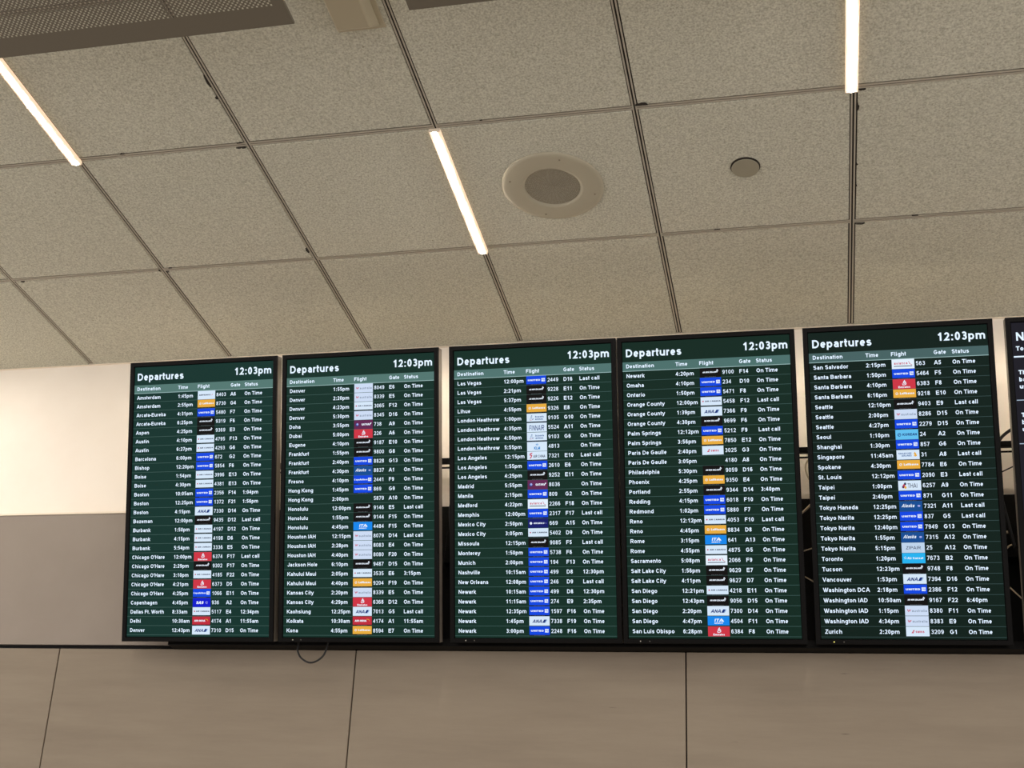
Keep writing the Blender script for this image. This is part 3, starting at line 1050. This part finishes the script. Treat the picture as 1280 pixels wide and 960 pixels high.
cable([(g3 + .05, -.24, H - .575), (g3 + .005, -.24, H - .615), (g3 - .022, -.24, H - .69), (g3 - .01, -.22, H - .80), (g3 + .02, -.16, H - .95)], .0052, cable_m,
      'thick black cable bowing down the gap beside the notice screen')
cable([(g3 - .03, -.20, H - .725), (g3 + .04, -.20, H - .69)], .0022, cable_m, 'thin black wire crossing the gap beside the notice screen')
cable([(g3 - .02, -.10, H - .95), (g3 + .012, -.10, H - .915), (g3 + .03, -.10, H - .91)], .003, cablew_m, 'pale wire end in the dark gap beside the notice screen')
cable([(g3 + .0, -.10, H - 1.05), (g3 + .05, -.10, H - 1.11)], .0022, cablew_m, 'fine pale wire low in the dark gap beside the notice screen')
for gx in (g1, g3):
    eq = link('media_player', None, None, (gx, -.05, H - .88))
    tag(eq, 'small black media box in the gap %s' % ('between the Kona and Las Vegas screens' if gx == g1 else 'beside the notice screen'), 'media player')
    bevel(link('case', None, eq) if False else boxo('case', -.06, .06, -.025, .019, -.06, .06, black_m, eq), .003)
    for dx in (-.012, .012):
        boxo('connector', dx - .006, dx + .006, -.031, -.025, .018, .026, cablew_m, eq)

# ------------------------------------------------------------------ strip lights
def strip(x, ya, yb, label, group=None):
    """linear light under a main tee, from ya (near the wall) back to yb"""
    root = link('strip_light', None, None, (x, (ya + yb) / 2, H))
    tag(root, label, 'strip light', group)
    hl = abs(ya - yb) / 2
    b = MB()
    z1, z0 = .0003, -.012
    prof = [(-.0175, z1), (-.0175, z0 + .003), (-.0160, z0), (.0160, z0), (.0175, z0 + .003), (.0175, z1)]
    vsx = [(p[0], y, p[1]) for y in (-hl + .004, hl - .004) for p in prof]
    n = len(prof)
    fs = [(k, k + 1, n + k + 1, n + k) for k in range(n - 1)] + [(0, n, 2 * n - 1, n - 1)]
    b.add(vsx, fs, side_m)
    link('frosted_lens', b.mesh('frosted_lens'), root)
    boxo('light_core', -.0055, .0055, -hl + .004, hl - .004, z0 - .0012, z0 - .0002, core_m, root)
    for s in (-1, 1):
        o = boxo('end_cap', -.0178, .0178, min(s * hl, s * (hl - .004)), max(s * hl, s * (hl - .004)), z0 - .0006, z1, cream_m, root, .001)
    return root


strip(VX[3] - .004, -.578, -1.202, 'glowing strip light hanging lengthwise beside the round speaker')
strip(VX[1] - .006, -1.198, -1.80, 'glowing strip light running back beneath the perforated metal panel')
strip(VX[5] - .006, -1.201, -1.80, 'glowing strip light running back from above the San Salvador screen')
strip(VX[-1], -.36, LY[1] + .012, 'short added strip light out of view, brightening the bare cream wall side')  # unseen strip added to brighten the left wall and nearby ceiling
for i in range(-5, 12, 2):
    for kk in range(3):
        ja = (1 if i % 4 == 3 else 2) + 3 * kk
        if (i in (1, 5, 7, 9) and kk == 0) or (i == 3 and kk == 0) or ja + 1 >= len(LY):
            continue
        strip(VX[i], LY[ja] + .01, LY[ja + 1] - .01, 'strip light set in the ceiling grid over the rest of the hall', 'strip lights over the rest of the hall')

# unseen battens added behind the screens to brighten the cream wall and ceiling edge
BATTEN_POWER = 66.0
bat_m = mat('added_batten_lens', (240, 232, 220), .5, 0, .3, (255, 238, 214), BATTEN_POWER)
bat_labels = ['Amsterdam to Denver screen', 'Denver to Kona screen', 'Las Vegas to Newark screen', 'Newark to San Luis Obispo screen',
              'San Salvador to Zurich screen', 'dark notice screen']
for k in range(6):
    xc = SX[k] + DW / 2
    root = link('added_batten_light', None, None, (xc + (xc - CAM[0]) * .085, 0, H - .235))
    tag(root, 'added wall batten light, unseen behind the top of the ' + bat_labels[k], 'batten light', 'added battens behind the screens')
    boxo('body', -.165, .165, -.215, -.185, -.020, .0, black_m, root, .002)
    boxo('lens', -.160, .160, -.1848, -.178, -.019, -.001, bat_m, root, .002)
    boxo('hood', -.165, .165, -.1849, -.166, .0, .003, black_m, root)
    for sx in (-.12, .12):
        boxo('wall_arm', sx - .008, sx + .008, -.185, .0099, -.032, -.021, black_m, root)

# ------------------------------------------------------------------ ceiling speaker
scx, scy = 1.905, -.8925
spk = link('ceiling_speaker', None, None, (scx, scy, H))
tag(spk, 'round beige ceiling speaker with a perforated grille in the middle', 'speaker')
b = MB()
lathe(b, [(.1625, .001), (.1635, -.003), (.160, -.0065), (.150, -.0085), (.100, -.0085), (.0895, -.0065), (.0885, .0)], 0, 0, 0, spk_m, 64)
smooth(link('baffle', b.mesh('baffle'), spk))
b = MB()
lathe(b, [(.160, -.0008), (.1652, -.0008), (.1656, .001)], 0, 0, 0, chip_shade_m, 64)  # dark ring paints the shaded gap round the baffle
link('gap_shade_ring', b.mesh('gap_shade_ring'), spk)
b = MB()
lathe(b, [(.0001, -.0005), (.0886, -.0005)], 0, 0, 0, mat('speaker_dark', (42, 38, 34), .9), 48)
link('speaker_cloth', b.mesh('speaker_cloth'), spk)
b = MB()
gm = mat('speaker_grille_metal', (150, 142, 124), .5)
nr = 20
for k in range(nr):
    r0 = .0035 + k * (.0850 / nr)
    lathe(b, [(r0, -.0030), (r0 + .0022, -.0036), (r0 + .0024, -.0022)], 0, 0, 0, gm, 48)
for k in range(48):
    a = 2 * pi * k / 48
    r0, r1 = (.004, .088) if k % 4 == 0 else (.035, .088) if k % 2 == 0 else (.06, .088)
    px, py = -sin(a) * .0007, cos(a) * .0007
    b.add([(r0 * cos(a) - px, r0 * sin(a) - py, -.0033), (r1 * cos(a) - px, r1 * sin(a) - py, -.0033),
           (r1 * cos(a) + px, r1 * sin(a) + py, -.0033), (r0 * cos(a) + px, r0 * sin(a) + py, -.0033)], [(0, 1, 2, 3)], gm)
lathe(b, [(.0001, -.0045), (.004, -.0040)], 0, 0, 0, spk_m, 12)
link('grille', b.mesh('grille'), spk)
for a in (20, 110, 200, 290):
    b = MB()
    lathe(b, [(.0001, -.0105), (.0025, -.010), (.0032, -.0082)], 0, 0, 0, mat('screw_steel', (120, 110, 92), .4), 10)
    link('screw', b.mesh('screw'), spk, (.137 * cos(radians(a)), .137 * sin(radians(a)), 0))

# flat round cover plate
cvp = link('cover_plate', None, None, (2.5095, -.909, H))
tag(cvp, 'small plain round cover plate in the tile next to the speaker', 'cover plate')
b = MB()
lathe(b, [(.0001, -.0075), (.0405, -.0075), (.0418, -.0066), (.0418, -.0052), (.0001, -.0052)], 0, 0, 0, mat('plate_paint', (146, 140, 121), .55), 40)
link('plate', b.mesh('plate'), cvp)
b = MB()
lathe(b, [(.0375, .001), (.0375, -.0055)], 0, 0, 0, chip_shade_m, 32)
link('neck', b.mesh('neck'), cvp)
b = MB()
lathe(b, [(.0375, -.0008), (.0452, -.0008), (.0456, .001)], 0, 0, 0, chip_shade_m, 40)  # painted dark outline for the shade round the plate
link('gap_shade_ring', b.mesh('gap_shade_ring'), cvp)

# ------------------------------------------------------------------ perforated metal panels hung under the ceiling
def perforated():
    b = MB()
    w, d, bx, by, c = 1.2, .6, .030, .064, .00635
    nx, ny = int((w - 2 * bx) / c), int((d - by - .03) / c)
    bx = (w - nx * c) / 2
    V, F = [], []
    # corner vertices are shared; hole cells get mid-edge vertices
    idx = {}

    def vid(x, y):
        k = (round(x, 5), round(y, 5))
        if k not in idx:
            idx[k] = len(V)
            V.append((x, y, 0))
        return idx[k]
    r = .0030
    for i in range(nx):
        for j in range(ny):
            x0, y0 = bx + i * c, -by - (j + 1) * c
            if (i + j) % 2:
                F.append((vid(x0, y0), vid(x0, y0 + c), vid(x0 + c, y0 + c), vid(x0 + c, y0)))
            else:
                cxx, cyy = x0 + c / 2, y0 + c / 2
                inn = []
                for k in range(4):
                    a = pi / 4 + k * pi / 2
                    for off in (0,):
                        V.append((cxx + r * 1.15 * cos(a), cyy + r * 1.15 * sin(a), 0)); inn.append(len(V) - 1)
                cor = [vid(x0 + c, y0 + c), vid(x0, y0 + c), vid(x0, y0), vid(x0 + c, y0)]
                for k in range(4):
                    F.append((cor[k], inn[k], inn[(k + 1) % 4], cor[(k + 1) % 4])[::-1])
    X0, X1, Y1, Y0 = bx, bx + nx * c, -by, -by - ny * c
    b.add(V, F, metal_m)
    for (a0, a1, c0, c1) in ((0, w, Y1, 0), (0, w, -d, Y0), (0, X0, Y0, Y1), (X1, w, Y0, Y1)):
        b.add([(a0, c0, 0), (a0, c1, 0), (a1, c1, 0), (a1, c0, 0)], [(0, 1, 2, 3)], metal_m)
    sheet = b.mesh('perforated_sheet')
    e = MB()
    for (a0, a1, c0, c1) in ((0, w, -.0015, 0), (0, w, -d, -d + .0015), (0, .0015, -d, 0), (w - .0015, w, -d, 0)):
        e.box(a0, a1, c0, c1, .0002, .007, metal_m)
    return sheet, e.mesh('folded_edge')


PS, PE = perforated()
PZ = H - .25
rodb = MB()
lathe(rodb, [(.003, .001), (.003, .25)], 0, 0, 0, mat('hanger_rod', (120, 112, 100), .4, .6), 8)
ROD = rodb.mesh('hanger_rod')
for x, lab in ((1.4564 - 1.2, 'taupe perforated metal panel hung below the ceiling over the bare wall side'),
               (1.7577, 'taupe metal panel hung below the ceiling with its plain border beside the plastic box')):
    root = link('hanging_metal_panel', None, None, (x, -1.8855, PZ))
    tag(root, lab, 'metal panel')
    link('perforated_sheet', PS, root)
    link('folded_edge', PE, root)
    for rx in (.25, .95):
        for ry in (-.12, -.5):
            link('hanger_rod', ROD, root, (rx, ry, 0))

# cream plastic box on the ceiling between the panels
bx_ = link('ceiling_box', None, None, (1.51, -1.78, H))
tag(bx_, 'long cream plastic box fixed to the ceiling between the two metal panels', 'ceiling box')
boxo('base_plate', -.068, .071, -.16, .158, -.008, -.0005, boxc_m, bx_, .002)
b = MB()
vsx = [(-.050, -.15, -.052), (.048, -.15, -.052), (.048, .112, -.052), (-.050, .112, -.052),
       (-.056, -.155, -.008), (.058, -.155, -.008), (.058, .150, -.008), (-.056, .150, -.008)]
b.add(vsx, [(3, 2, 1, 0), (4, 5, 6, 7), (0, 1, 5, 4), (1, 2, 6, 5), (2, 3, 7, 6), (3, 0, 4, 7)], boxc_m)
bevel(link('cover', b.mesh('cover'), bx_), .005, 3)
